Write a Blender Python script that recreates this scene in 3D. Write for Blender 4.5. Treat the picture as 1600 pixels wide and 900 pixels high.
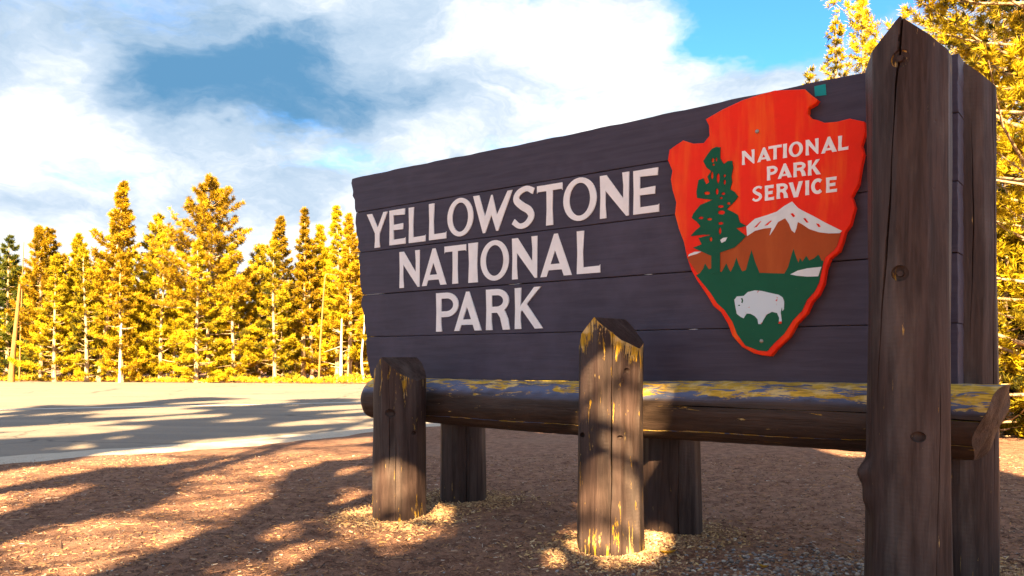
import bpy, bmesh, math, random
import numpy as np
from mathutils import Vector, Matrix, noise as mnoise
R = math.radians
scene = bpy.context.scene
for o in list(bpy.data.objects): bpy.data.objects.remove(o)

# ------------------------------------------------------------ camera, sky, sun, exposure
cam = bpy.data.cameras.new('camera'); cam.sensor_width = 36; cam.lens = 28.125; cam.shift_y = 0.0681
cam.clip_start = 0.05; cam.clip_end = 5000
camo = bpy.data.objects.new('camera', cam); scene.collection.objects.link(camo)
camo.location = (0, 0, 1.15); camo.rotation_euler = (R(90), 0, 0); scene.camera = camo
EL = 30.0                                             # sun elevation, degrees
LX, LY = 0.10, 0.995                                  # horizontal direction the light travels
sun = bpy.data.lights.new('sun', 'SUN'); sun.energy = 5.0; sun.angle = R(0.55); sun.color = (1.0, 0.71, 0.36)
suno = bpy.data.objects.new('sun', sun); scene.collection.objects.link(suno)
ldir = Vector((LX*math.cos(R(EL)), LY*math.cos(R(EL)), -math.sin(R(EL)))).normalized()
suno.rotation_euler = ldir.to_track_quat('-Z', 'Y').to_euler(); suno.location = (-3, -30, 18)
scene.view_settings.view_transform = 'Standard'; scene.view_settings.look = 'None'
scene.view_settings.exposure = 3.35; scene.view_settings.gamma = 1.0
scene.render.engine = 'CYCLES'; scene.cycles.samples = 96; scene.cycles.use_denoising = True; scene.cycles.max_bounces = 6; scene.cycles.diffuse_bounces = 4; scene.cycles.glossy_bounces = 2; scene.cycles.transparent_max_bounces = 4
scene.render.resolution_x = 1024; scene.render.resolution_y = 576

class NT:
    """small helper round a node tree"""
    def __init__(s, tree): s.t = tree; s.n = tree.nodes; s.l = tree.links
    def node(s, typ, ins=None, **kw):
        nd = s.n.new(typ)
        for k, v in kw.items(): setattr(nd, k, v)
        for k, v in (ins or {}).items():
            sk = nd.inputs[k]
            if isinstance(v, bpy.types.NodeSocket): s.l.new(v, sk)
            else: sk.default_value = v
        return nd
    def math(s, op, a, b=0.0, c=0.0, clamp=False):
        return s.node('ShaderNodeMath', {0: a, 1: b, 2: c}, operation=op, use_clamp=clamp).outputs[0]
    def vmath(s, op, a, b=(0, 0, 0)):
        return s.node('ShaderNodeVectorMath', {0: a, 1: b}, operation=op).outputs[0]
    def mix(s, f, a, b, blend='MIX'):
        nd = s.node('ShaderNodeMix', data_type='RGBA', blend_type=blend)
        for i, v in ((0, f), (6, a), (7, b)):
            if isinstance(v, bpy.types.NodeSocket): s.l.new(v, nd.inputs[i])
            else: nd.inputs[i].default_value = v if i == 0 else (tuple(v) + (1,))[:4]
        return nd.outputs[2]
    def noise(s, vec, scale, detail=4, rough=0.55, dist=0.0):
        return s.node('ShaderNodeTexNoise', {'Vector': vec, 'Scale': scale, 'Detail': detail, 'Roughness': rough, 'Distortion': dist}).outputs[0]
    def step(s, v, lo, hi, a=0.0, b=1.0):
        return s.node('ShaderNodeMapRange', {0: v, 1: lo, 2: hi, 3: a, 4: b}, interpolation_type='SMOOTHSTEP').outputs[0]
    def scale(s, vec, sc, loc=(0, 0, 0), rot=(0, 0, 0)):
        return s.node('ShaderNodeMapping', {0: vec, 1: loc, 2: rot, 3: sc}).outputs[0]

world = bpy.data.worlds.new('World'); scene.world = world; world.use_nodes = True
w = NT(world.node_tree); w.n.clear()
sky = w.node('ShaderNodeTexSky', sky_type='NISHITA', sun_disc=False, sun_elevation=R(EL), sun_rotation=math.atan2(-LX, -LY), air_density=1.0, dust_density=0.6, ozone_density=1.6)
tc = w.node('ShaderNodeTexCoord').outputs['Generated']
sep = w.node('ShaderNodeSeparateXYZ', {0: tc}).outputs
den = w.math('ADD', w.math('MAXIMUM', sep[2], 0.0), 0.16)
pl = w.node('ShaderNodeCombineXYZ', {0: w.math('DIVIDE', sep[0], den), 1: w.math('DIVIDE', sep[1], den), 2: 0.0}).outputs[0]
warp = w.vmath('MULTIPLY', w.vmath('SUBTRACT', w.node('ShaderNodeTexNoise', {'Vector': w.scale(tc, (1, 1, 1.9)), 'Scale': 4.5, 'Detail': 5.0, 'Roughness': 0.6}).outputs[1], (0.5, 0.5, 0.5)), (0.30, 0.12, 0.15))
tw = w.vmath('ADD', tc, warp)
def blob(cx, cz, rx, rz, tilt=0.0, soft=0.1):         # ragged patch of sky round one direction (x/y, z/y)
    n = Vector((cx, 1, cz)).normalized()
    m = w.node('ShaderNodeMapping', {0: w.vmath('SUBTRACT', tw, tuple(n)), 2: (0, tilt, 0)}).outputs[0]
    m = w.vmath('MULTIPLY', m, (1/rx, 1/max(rx, rz), 1/rz))
    ln = w.node('ShaderNodeVectorMath', {0: m}, operation='LENGTH').outputs['Value']
    return w.step(ln, soft, 1.0, 1.0, 0.0)
n1 = w.noise(w.scale(pl, (0.8, 1.3, 1), (3.1, 0.4, 0)), 1.0, 6, 0.6, 0.3)
n2 = w.noise(w.scale(tw, (4.0, 4.0, 9.0), (1.7, 5.2, 0), (0, 0.12, 0)), 1.0, 7, 0.62, 0.2)
cov = w.math('ADD', w.math('MULTIPLY', n1, 0.55), w.math('MULTIPLY', n2, 0.50))
for args, k in (((0.34, 0.45, 0.20, 0.11), -0.27), ((0.33, 0.36, 0.3, 0.05), 0.07), ((-0.58, 0.225, 0.14, 0.026, 0.05), -0.12), ((0.0, 0.45, 0.14, 0.035), -0.20), ((-0.62, 0.36, 0.30, 0.16), 0.13), ((-0.15, 0.36, 0.5, 0.14, 0.2), 0.14), ((-0.40, 0.16, 0.8, 0.13), 0.18)):
    cov = w.math('ADD', cov, w.math('MULTIPLY', blob(*args), k))
mask = w.step(cov, 0.37, 0.56)
th = w.math('MULTIPLY', w.noise(w.scale(tw, (3.6, 3.6, 9.5), (7.3, 2.1, 4), (0, 0.15, 0)), 1.0, 8, 0.64, 0.2), 0.95)
for args, k in (((-0.33, 0.335, 0.25, 0.075, 0.26), 0.42), ((-0.16, 0.315, 0.30, 0.050, 0.20), 0.22), ((-0.30, 0.40, 0.35, 0.07, 0.1), 0.12), ((0.0, 0.40, 0.3, 0.08), -0.06)):
    th = w.math('ADD', th, w.math('MULTIPLY', blob(*args), k))
cloud = w.mix(w.step(th, 0.31, 0.58), (0.127, 0.127, 0.127), (0.064, 0.078, 0.094))
cloud = w.mix(w.step(th, 0.50, 0.90), cloud, (0.0138, 0.035, 0.060))
skyc = w.mix(1.0, sky.outputs[0], (0.0105, 0.0235, 0.037), 'MULTIPLY')
col = w.mix(mask, skyc, cloud)
bg = w.node('ShaderNodeBackground', {0: col, 1: 1.0})
w.l.new(bg.outputs[0], w.node('ShaderNodeOutputWorld').inputs[0])

# ------------------------------------------------------------ helpers
COL = scene.collection
def link(name, me, mat=None, parent=None, loc=None):
    o = bpy.data.objects.new(name, me); COL.objects.link(o)
    if mat is not None and me is not None and len(me.materials) == 0: me.materials.append(mat)
    if parent is not None: o.parent = parent
    if loc is not None: o.location = loc
    return o
def tag(o, label=None, cat=None, group=None, kind=None):
    for k, v in (('label', label), ('category', cat), ('group', group), ('kind', kind)):
        if v: o[k] = v
    return o
def np_mesh(name, V, T, smooth=False):
    """mesh from an (n,3) array and an (m,k) face array"""
    me = bpy.data.meshes.new(name); V = np.asarray(V, dtype=np.float32); T = np.asarray(T, dtype=np.int32)
    k = T.shape[1]
    me.vertices.add(len(V)); me.vertices.foreach_set('co', V.ravel())
    me.loops.add(T.size); me.loops.foreach_set('vertex_index', T.ravel())
    me.polygons.add(len(T)); me.polygons.foreach_set('loop_start', np.arange(0, T.size, k, dtype=np.int32))
    me.polygons.foreach_set('loop_total', np.full(len(T), k, dtype=np.int32))
    me.update(calc_edges=True); me.validate()
    me.polygons.foreach_set('use_smooth', np.full(len(me.polygons), smooth))
    return me
def set_attr(me, name, vals):
    a = me.attributes.new(name, 'FLOAT', 'POINT'); a.data.foreach_set('value', np.asarray(vals, dtype=np.float32))
def bm_mesh(name, bm, angle=None):
    me = bpy.data.meshes.new(name); bm.to_mesh(me); bm.free()
    if angle:
        me.polygons.foreach_set('use_smooth', np.full(len(me.polygons), True)); me.set_sharp_from_angle(angle=R(angle))
    return me
def material(name, fn, rough=0.7, spec=0.5):
    m = bpy.data.materials.new(name); m.use_nodes = True; t = NT(m.node_tree)
    b = t.n['Principled BSDF']; b.inputs['Roughness'].default_value = rough; b.inputs['Specular IOR Level'].default_value = spec
    fn(t, b); return m
def bump(t, b, h, dist, strength=1.0):
    nd = t.node('ShaderNodeBump', {'Height': h, 'Distance': dist, 'Strength': strength}); t.l.new(nd.outputs[0], b.inputs['Normal'])
def setc(t, b, c): t.l.new(c, b.inputs['Base Color'])

# ------------------------------------------------------------ materials
def m_ground(t, b):
    p = t.node('ShaderNodeNewGeometry').outputs['Position']
    n0 = t.noise(p, 0.7, 5); n1_ = t.noise(p, 9, 6, 0.65); n2_ = t.noise(p, 55, 5, 0.7); n3 = t.noise(t.scale(p, (90, 160, 90)), 1, 3, 0.7, 0.6)
    c = t.mix(t.step(n1_, 0.35, 0.65), (0.150, 0.072, 0.048), (0.33, 0.178, 0.122))
    c = t.mix(t.step(n2_, 0.50, 0.72), c, (0.42, 0.26, 0.175))
    c = t.mix(t.step(n3, 0.55, 0.68), c, (0.11, 0.066, 0.055))
    c = t.mix(t.step(n0, 0.45, 0.7, 0, 0.5), c, (0.29, 0.18, 0.135))
    setc(t, b, c)
    h = t.math('ADD', t.math('MULTIPLY', n2_, 0.7), t.math('ADD', t.math('MULTIPLY', n3, 0.45), t.math('MULTIPLY', n1_, 0.8)))
    bump(t, b, h, 0.035, 1.0)
M = {}
M['ground'] = material('dirt', m_ground, 0.95, 0.15)
def m_asphalt(t, b):
    p = t.node('ShaderNodeNewGeometry').outputs['Position']
    n0 = t.noise(p, 0.35, 4); n1_ = t.noise(p, 130, 3, 0.7); n2_ = t.noise(t.scale(p, (0.25, 1.3, 1), (0, 0, 0), (0, 0, 0.5)), 1.0, 5, 0.6)
    c = t.mix(t.step(n1_, 0.35, 0.7), (0.105, 0.092, 0.082), (0.235, 0.20, 0.175))
    c = t.mix(t.step(n2_, 0.4, 0.7, 0, 0.55), c, (0.26, 0.215, 0.175))
    cr = t.node('ShaderNodeTexVoronoi', {'Vector': t.vmath('ADD', p, t.vmath('MULTIPLY', t.node('ShaderNodeTexNoise', {'Vector': p, 'Scale': 1.5}).outputs[1], (0.7, 0.7, 0.0))), 'Scale': 0.23}, feature='DISTANCE_TO_EDGE').outputs[0]
    c = t.mix(t.step(cr, 0.0, 0.009, 0.75, 0.0), c, (0.05, 0.047, 0.045))
    setc(t, b, c); bump(t, b, n1_, 0.006, 0.7)
M['asphalt'] = material('asphalt', m_asphalt, 0.85, 0.3)
def m_strip(t, b):
    p = t.node('ShaderNodeNewGeometry').outputs['Position']
    n1_ = t.noise(p, 6, 6, 0.65); n2_ = t.noise(p, 80, 4, 0.7)
    c = t.mix(t.step(n2_, 0.35, 0.7), (0.33, 0.285, 0.24), (0.55, 0.49, 0.42))
    c = t.mix(t.step(n1_, 0.55, 0.75, 0, 0.7), c, (0.17, 0.125, 0.095))
    setc(t, b, c); bump(t, b, n2_, 0.012, 0.9)
M['strip'] = material('pale_grit', m_strip, 0.95, 0.2)
def m_line(t, b):
    p = t.node('ShaderNodeNewGeometry').outputs['Position']
    n = t.noise(p, 14, 5, 0.7)
    setc(t, b, t.mix(t.step(n, 0.55, 0.72, 0, 0.7), (0.75, 0.74, 0.70), (0.25, 0.24, 0.22)))
M['line'] = material('road_paint', m_line, 0.7)

def wood(name, base, alt, wear=(0.55, 0.34, 0.035), horiz=False, rough=0.5, adze=1.0, topwear_sheen=0.0, amount=0.0, coat=0.0, bd=0.006, capwear=0.0, spec=0.16):
    def fn(t, b):
        p = t.node('ShaderNodeTexCoord').outputs['Object']
        gs = (2.2, 30, 30) if horiz else (30, 30, 2.2)
        g = t.noise(t.scale(p, gs), 1.0, 5, 0.65, 0.4)
        fine = t.noise(t.scale(p, tuple(v*4 for v in gs)), 1.0, 3, 0.6)
        blot = t.noise(t.scale(p, (1, 1, 1) if horiz else (2.2, 2.2, 0.5)), 2.6, 4, 0.6)
        c = t.mix(t.step(g, 0.32, 0.68), base, alt)
        c = t.mix(t.step(blot, 0.45, 0.75, 0, 0.45), c, tuple(v*1.45 for v in alt) if horiz else (0.150, 0.122, 0.112))
        at = t.node('ShaderNodeAttribute', attribute_name='wear').outputs['Fac']
        patch = t.noise(t.scale(p, (3.0, 16, 16) if horiz else (16, 16, 2.4)), 1.6, 6, 0.72, 0.5)
        wv = t.math('ADD', t.math('ADD', patch, t.math('MULTIPLY', at, 0.5)), t.math('MULTIPLY', t.math('SUBTRACT', fine, 0.5), 0.22))
        if topwear_sheen:
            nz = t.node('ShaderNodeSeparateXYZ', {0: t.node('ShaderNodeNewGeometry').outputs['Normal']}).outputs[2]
            wv = t.math('ADD', wv, t.step(nz, 0.2, 0.75, 0, topwear_sheen))
        if capwear:
            nz = t.node('ShaderNodeSeparateXYZ', {0: t.node('ShaderNodeNewGeometry').outputs['True Normal']}).outputs[2]
            wv = t.math('SUBTRACT', wv, t.step(nz, 0.3, 0.5, 0, capwear))
        wm = t.step(wv, 0.69 - amount, 0.75 - amount)
        if topwear_sheen:                                    # blue sky sheen painted into the colour of upward faces
            sheen = t.noise(t.scale(p, (2.0, 9, 9)), 1.3, 5, 0.65, 0.6)
            c = t.mix(t.math('MULTIPLY', t.step(nz, 0.25, 0.6), t.step(sheen, 0.33, 0.5, 0.25, 0.95)), c, (0.105, 0.130, 0.235))
        grainy = t.mix(t.step(fine, 0.35, 0.7), wear, tuple(v*0.45 for v in wear))
        grainy = t.mix(t.step(t.noise(p, 11, 4, 0.6), 0.45, 0.65, 0, 0.7), grainy, (0.68, 0.50, 0.24))
        c = t.mix(wm, c, grainy)
        setc(t, b, c)
        rg = t.math('ADD', t.math('MULTIPLY', wm, 0.35), t.math('ADD', t.math('MULTIPLY', fine, 0.2), rough - 0.1), clamp=True)
        t.l.new(rg, b.inputs['Roughness'])
        rip = t.node('ShaderNodeTexWave', {'Vector': p, 'Scale': 14.0, 'Distortion': 5.0, 'Detail': 2.0, 'Detail Scale': 1.4}, bands_direction='X' if horiz else 'Z').outputs[1]
        h = t.math('ADD', t.math('MULTIPLY', g, 0.9), t.math('ADD', t.math('MULTIPLY', fine, 0.35), t.math('MULTIPLY', t.math('MULTIPLY', rip, t.step(blot, 0.46, 0.62)), 0.10*adze)))
        h = t.math('SUBTRACT', h, t.math('MULTIPLY', wm, 0.25))
        bump(t, b, h, bd, 0.75)
        if coat: b.inputs['Coat Weight'].default_value = coat; b.inputs['Coat Roughness'].default_value = 0.22
    return material(name, fn, rough, spec)
M['plank'] = wood('brown_board_paint', (0.047, 0.042, 0.066), (0.061, 0.055, 0.085), horiz=True, rough=0.46, adze=0.1, amount=-0.2, bd=0.0022)
M['post'] = wood('brown_post_paint', (0.027, 0.0165, 0.0145), (0.060, 0.038, 0.034), wear=(0.60, 0.34, 0.03), rough=0.50, adze=1.3, amount=0.0, bd=0.0045, capwear=0.3)
M['log'] = wood('brown_log_paint', (0.028, 0.018, 0.014), (0.060, 0.038, 0.030), wear=(0.68, 0.41, 0.055), horiz=True, rough=0.55, adze=0.3, topwear_sheen=0.205, amount=0.0, coat=0.0, bd=0.011, spec=0.2)
def plain(name, c, rough=0.45, streak=None, spec=0.14):
    def fn(t, b):
        p = t.node('ShaderNodeTexCoord').outputs['Object']
        n = t.noise(p, 7, 5, 0.65)
        cc = t.mix(t.step(n, 0.4, 0.75, 0, 0.35), c, tuple(v*0.72 for v in c))
        if streak:
            s_ = t.noise(t.scale(p, (9, 9, 1.1)), 1.0, 5, 0.6, 0.2)
            cc = t.mix(t.step(s_, 0.44, 0.78), cc, streak)
        chip = t.noise(p, 60, 4, 0.7)
        cc = t.mix(t.step(chip, 0.72, 0.74, 0, 0.8), cc, tuple(min(1, v*0.5 + 0.2) for v in c))
        setc(t, b, cc); bump(t, b, t.noise(p, 45, 3), 0.003, 0.4)
    return material(name, fn, rough, spec)
M['white'] = plain('white_letter_paint', (0.86, 0.88, 0.91), 0.5)
M['red'] = plain('faded_red_paint', (0.88, 0.024, 0.004), 0.35, (0.92, 0.13, 0.008))
M['rim'] = plain('bright_red_paint', (0.80, 0.03, 0.008), 0.35)
M['green'] = plain('dark_green_paint', (0.006, 0.10, 0.05), 0.38)
M['tan'] = plain('rust_brown_paint', (0.40, 0.075, 0.015), 0.45, (0.46, 0.10, 0.02))
M['snow'] = plain('snow_white_paint', (0.72, 0.78, 0.82), 0.4)
def m_bison(t, b):
    p = t.node('ShaderNodeTexCoord').outputs['Object']
    n = t.noise(p, 26, 5, 0.7)
    setc(t, b, t.mix(t.step(n, 0.63, 0.65), (0.58, 0.70, 0.78), (0.55, 0.05, 0.02)))
M['bison'] = material('chipped_white_paint', m_bison, 0.45)
M['teal'] = plain('teal_tape', (0.01, 0.30, 0.32), 0.4)
M['steel'] = plain('dull_steel', (0.33, 0.31, 0.28), 0.4)
M['steel'].node_tree.nodes['Principled BSDF'].inputs['Metallic'].default_value = 0.8

def leafmat(name, lo, mid, hi):
    def fn(t, b):
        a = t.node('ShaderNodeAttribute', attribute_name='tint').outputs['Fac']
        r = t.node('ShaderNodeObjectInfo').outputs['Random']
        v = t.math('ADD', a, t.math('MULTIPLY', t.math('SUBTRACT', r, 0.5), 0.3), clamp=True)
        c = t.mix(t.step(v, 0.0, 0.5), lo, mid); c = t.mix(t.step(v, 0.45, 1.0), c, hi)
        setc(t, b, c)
        tr = t.node('ShaderNodeBsdfTranslucent', {'Color': c})
        mx = t.node('ShaderNodeMixShader', {0: 0.38}); t.l.new(b.outputs[0], mx.inputs[1]); t.l.new(tr.outputs[0], mx.inputs[2])
        t.l.new(mx.outputs[0], t.n['Material Output'].inputs[0])
    return material(name, fn, 0.6, 0.2)
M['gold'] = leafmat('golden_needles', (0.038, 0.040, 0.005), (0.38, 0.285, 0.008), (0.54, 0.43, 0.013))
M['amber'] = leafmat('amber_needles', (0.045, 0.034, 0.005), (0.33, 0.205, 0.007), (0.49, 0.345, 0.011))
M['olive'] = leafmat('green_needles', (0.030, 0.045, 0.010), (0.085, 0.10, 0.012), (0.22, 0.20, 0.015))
def m_bark(c1, c2):
    def fn(t, b):
        p = t.node('ShaderNodeTexCoord').outputs['Object']
        n = t.noise(t.scale(p, (14, 14, 3)), 1.0, 5, 0.7, 0.5)
        setc(t, b, t.mix(t.step(n, 0.35, 0.65), c1, c2)); bump(t, b, n, 0.03, 0.8)
    return fn
M['bark'] = material('pale_bark', m_bark((0.20, 0.13, 0.075), (0.44, 0.33, 0.21)), 0.9, 0.2)
M['snag'] = material('brown_deadwood', m_bark((0.17, 0.085, 0.03), (0.30, 0.16, 0.06)), 0.9, 0.2)
M['grey'] = material('silver_deadwood', m_bark((0.38, 0.33, 0.26), (0.55, 0.49, 0.40)), 0.9, 0.2)
M['leafy'] = leafmat('verge_leaves', (0.12, 0.09, 0.010), (0.33, 0.24, 0.012), (0.55, 0.42, 0.03))
ROWS=[[('Y',-2.657,-2.414,2.043,2.323),('E',-2.392,-2.21,2.048,2.325),('L',-2.174,-1.993,2.047,2.323),('L',-1.955,-1.776,2.049,2.327),('O',-1.763,-1.508,2.05,2.335),('W',-1.508,-1.145,2.052,2.331),('S',-1.152,-.938,2.049,2.338),('T',-.929,-.719,2.05,2.327),('O',-.711,-.45,2.054,2.34),('N',-.424,-.209,2.05,2.327),('E',-.179,.001,2.05,2.324)],
[('N',-2.277,-2.053,1.7,1.985),('A',-2.03,-1.773,1.702,1.983),('T',-1.793,-1.577,1.702,1.987),('I',-1.555,-1.463,1.7,1.99),('O',-1.437,-1.175,1.702,1.992),('N',-1.147,-.926,1.7,1.988),('A',-.9,-.643,1.701,1.988),('L',-.603,-.422,1.703,1.986)],
[('P',-1.88,-1.654,1.348,1.64),('A',-1.694,-1.43,1.349,1.637),('R',-1.386,-1.168,1.349,1.641),('K',-1.123,-.881,1.351,1.638)]]
SMALL=[[('N',.55,.623,2.245,2.324),('A',.639,.716,2.247,2.325),('T',.703,.777,2.249,2.326),('I',.784,.806,2.248,2.326),('O',.816,.892,2.245,2.328),('N',.907,.975,2.244,2.327),('A',.989,1.07,2.241,2.325),('L',1.076,1.127,2.242,2.32)],
[('P',.694,.754,2.137,2.215),('A',.755,.833,2.138,2.218),('R',.841,.909,2.135,2.214),('K',.919,.987,2.133,2.214)],
[('S',.609,.67,2.028,2.112),('E',.682,.734,2.026,2.11),('R',.748,.812,2.028,2.111),('V',.816,.892,2.025,2.109),('I',.905,.926,2.029,2.108),('C',.938,1.004,2.028,2.112),('E',1.014,1.07,2.028,2.109)]]
ARROW=[(.326,2.549),(.429,2.586),(.551,2.617),(.655,2.629),(.735,2.634),(.82,2.62),(.9,2.607),(.93,2.573),(.971,2.534),(.957,2.516),(.92,2.502),(.917,2.468),(.937,2.44),(.971,2.426),(1.004,2.406),(1.067,2.4),(1.132,2.405),(1.204,2.376),(1.209,2.317),(1.192,2.254),(1.204,2.209),(1.192,2.154),(1.176,2.053),(1.144,1.994),(1.16,1.935),(1.138,1.847),(1.112,1.813),(1.096,1.754),(1.08,1.711),(1.034,1.677),(1.014,1.624),(1.001,1.543),(.974,1.486),(.937,1.447),(.913,1.389),(.858,1.335),(.817,1.262),(.753,1.203),(.714,1.157),(.663,1.163),(.615,1.175),(.547,1.212),(.49,1.275),(.463,1.345),(.421,1.413),(.374,1.452),(.334,1.517),(.269,1.611),(.237,1.666),(.208,1.748),(.187,1.841),(.154,1.925),(.129,2.012),(.137,2.084),(.112,2.164),(.101,2.227),(.112,2.276),(.082,2.346),(.093,2.407),(.133,2.427),(.183,2.449),(.249,2.419),(.314,2.412),(.35,2.448),(.346,2.508)]
SNOW=[(.576,1.894),(.626,1.932),(.699,1.946),(.749,1.958),(.792,1.985),(.834,2.004),(.865,1.966),(.889,1.949),(.944,1.915),(1.011,1.87),(1.096,1.818),(1.083,1.807),(1.028,1.811),(.978,1.822),(.927,1.844),(.886,1.876),(.865,1.889),(.858,1.855),(.848,1.831),(.831,1.847),(.817,1.884),(.796,1.917),(.757,1.9),(.732,1.86),(.71,1.83),(.721,1.872),(.681,1.872),(.626,1.864),(.581,1.839)]
SNOWH=[[(.824,1.939),(.838,1.941),(.852,1.922),(.841,1.916)],[(.893,1.907),(.907,1.905),(.924,1.879),(.91,1.881)],[(.961,1.872),(.978,1.867),(.988,1.849),(.974,1.85)],[(.618,1.882),(.655,1.914),(.666,1.917),(.637,1.884)],[(.677,1.887),(.714,1.912),(.724,1.911),(.699,1.888)]]
MTN=[(.212,1.74),(.257,1.767),(.306,1.769),(.421,1.759),(.506,1.784),(.574,1.847),(.581,1.839),(.626,1.864),(.681,1.872),(.721,1.872),(.757,1.9),(.796,1.917),(.817,1.884),(.865,1.889),(.927,1.844),(.978,1.822),(1.028,1.811),(1.09,1.806),(1.07,1.742),(1.054,1.72),(1.011,1.686),(.998,1.653),(.991,1.633),(.988,1.599),(.626,1.618),(.29,1.632),(.257,1.676),(.233,1.712)]
HILL=[(.218,1.751),(.224,1.764),(.261,1.776),(.302,1.774),(.277,1.763),(.245,1.757)]
MEADOW=[(.269,1.638),(.29,1.644),(.314,1.672),(.326,1.703),(.342,1.678),(.35,1.666),(.366,1.672),(.366,1.65),(.429,1.646),(.44,1.664),(.456,1.694),(.471,1.661),(.483,1.642),(.502,1.678),(.517,1.721),(.532,1.679),(.551,1.641),(.574,1.647),(.585,1.69),(.606,1.757),(.626,1.691),(.652,1.626),(.792,1.613),(.813,1.649),(.827,1.7),(.841,1.745),(.858,1.691),(.869,1.666),(.876,1.693),(.889,1.671),(.91,1.701),(.927,1.675),(.951,1.684),(.974,1.703),(.991,1.67),(1.001,1.666),(.991,1.619),(.978,1.555),(.954,1.505),(.913,1.462),(.889,1.407),(.838,1.356),(.792,1.284),(.732,1.228),(.695,1.186),(.648,1.19),(.57,1.219),(.521,1.285),(.494,1.355),(.444,1.427),(.401,1.466),(.358,1.531),(.302,1.598)]
LAKE=[(.825,1.606),(.865,1.624),(.917,1.633),(.991,1.636),(.974,1.586),(.917,1.588),(.858,1.597)]
TREE=[(.37,2.366),(.393,2.373),(.421,2.367),(.419,2.306),(.442,2.266),(.467,2.28),(.492,2.278),(.498,2.239),(.487,2.187),(.492,2.159),(.479,2.117),(.506,2.099),(.527,2.07),(.513,2.05),(.46,2.005),(.494,1.986),(.525,1.965),(.536,1.923),(.576,1.896),(.517,1.889),(.574,1.84),(.544,1.81),(.506,1.78),(.419,1.758),(.419,1.639),(.366,1.643),(.366,1.743),(.298,1.777),(.251,1.8),(.306,1.816),(.286,1.855),(.366,1.866),(.31,1.872),(.237,1.871),(.265,1.899),(.298,1.922),(.277,1.95),(.243,1.977),(.253,2.002),(.298,2.048),(.374,2.069),(.326,2.08),(.277,2.092),(.273,2.128),(.286,2.196),(.316,2.202),(.332,2.164),(.354,2.174),(.342,2.208),(.366,2.236),(.336,2.263),(.316,2.303),(.342,2.337)]
TREEH=[[(.385,2.301),(.38,2.311),(.372,2.313),(.366,2.307),(.365,2.296),(.37,2.287),(.378,2.284),(.384,2.29)],[(.403,2.303),(.399,2.311),(.394,2.312),(.39,2.307),(.39,2.297),(.393,2.289),(.398,2.288),(.402,2.293)],[(.388,2.273),(.384,2.278),(.377,2.28),(.372,2.277),(.371,2.272),(.376,2.267),(.382,2.265),(.387,2.268)],[(.379,2.217),(.375,2.231),(.367,2.234),(.362,2.223),(.361,2.205),(.366,2.191),(.373,2.188),(.379,2.199)],[(.418,2.197),(.413,2.216),(.405,2.219),(.398,2.205),(.398,2.182),(.403,2.163),(.411,2.159),(.417,2.174)],[(.455,2.2),(.451,2.205),(.444,2.207),(.439,2.203),(.439,2.197),(.443,2.192),(.449,2.19),(.454,2.194)],[(.455,2.166),(.451,2.176),(.445,2.178),(.441,2.171),(.44,2.158),(.444,2.148),(.45,2.146),(.454,2.154)],[(.358,2.113),(.348,2.12),(.333,2.123),(.322,2.119),(.32,2.111),(.33,2.103),(.345,2.101),(.356,2.105)],[(.41,2.118),(.405,2.13),(.398,2.133),(.392,2.124),(.392,2.108),(.397,2.096),(.404,2.094),(.409,2.103)],[(.451,2.097),(.445,2.103),(.436,2.105),(.428,2.102),(.427,2.096),(.433,2.09),(.443,2.088),(.45,2.091)],[(.435,2.074),(.43,2.079),(.423,2.08),(.417,2.077),(.417,2.072),(.421,2.067),(.429,2.066),(.434,2.068)],[(.483,2.037),(.478,2.042),(.469,2.044),(.462,2.041),(.461,2.035),(.467,2.029),(.476,2.027),(.482,2.031)],[(.442,2.025),(.433,2.031),(.418,2.033),(.407,2.03),(.406,2.024),(.415,2.017),(.43,2.015),(.441,2.018)],[(.45,1.991),(.438,1.999),(.421,2.002),(.407,1.998),(.406,1.988),(.417,1.979),(.435,1.976),(.448,1.981)],[(.318,1.972),(.31,1.978),(.297,1.98),(.286,1.977),(.285,1.971),(.294,1.965),(.307,1.963),(.317,1.966)],[(.371,1.959),(.363,1.964),(.35,1.966),(.34,1.963),(.339,1.957),(.347,1.952),(.36,1.95),(.37,1.953)],[(.372,1.844),(.367,1.853),(.36,1.854),(.354,1.848),(.353,1.837),(.358,1.829),(.365,1.827),(.371,1.833)],[(.427,1.89),(.423,1.903),(.417,1.905),(.412,1.895),(.411,1.878),(.415,1.865),(.422,1.863),(.427,1.873)],[(.439,1.928),(.431,1.934),(.418,1.936),(.409,1.933),(.407,1.926),(.416,1.92),(.428,1.918),(.438,1.921)]]
TREEPATCH=[(.421,1.83),(.439,1.841),(.465,1.842),(.454,1.822),(.43,1.813)]
BISON=[(.506,1.481),(.521,1.5),(.561,1.501),(.586,1.522),(.626,1.529),(.665,1.524),(.714,1.51),(.761,1.498),(.782,1.483),(.792,1.459),(.79,1.417),(.782,1.407),(.779,1.431),(.772,1.401),(.778,1.356),(.778,1.34),(.761,1.34),(.764,1.37),(.752,1.397),(.723,1.405),(.694,1.391),(.675,1.362),(.663,1.338),(.646,1.339),(.642,1.365),(.626,1.384),(.601,1.398),(.578,1.4),(.561,1.374),(.544,1.382),(.521,1.4),(.514,1.432)]
BISH=[[(.543,1.487),(.554,1.49),(.559,1.474),(.554,1.459),(.546,1.464),(.55,1.477)],[(.526,1.449),(.534,1.453),(.542,1.448),(.534,1.444)]]
HOOF=[(.763,1.351),(.778,1.35),(.778,1.338),(.76,1.338)]
SCREW=[(.638,2.421),(.663,1.243)]
STICK=[(.937,2.626),(.996,2.626),(1.001,2.566),(.94,2.57)]
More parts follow.
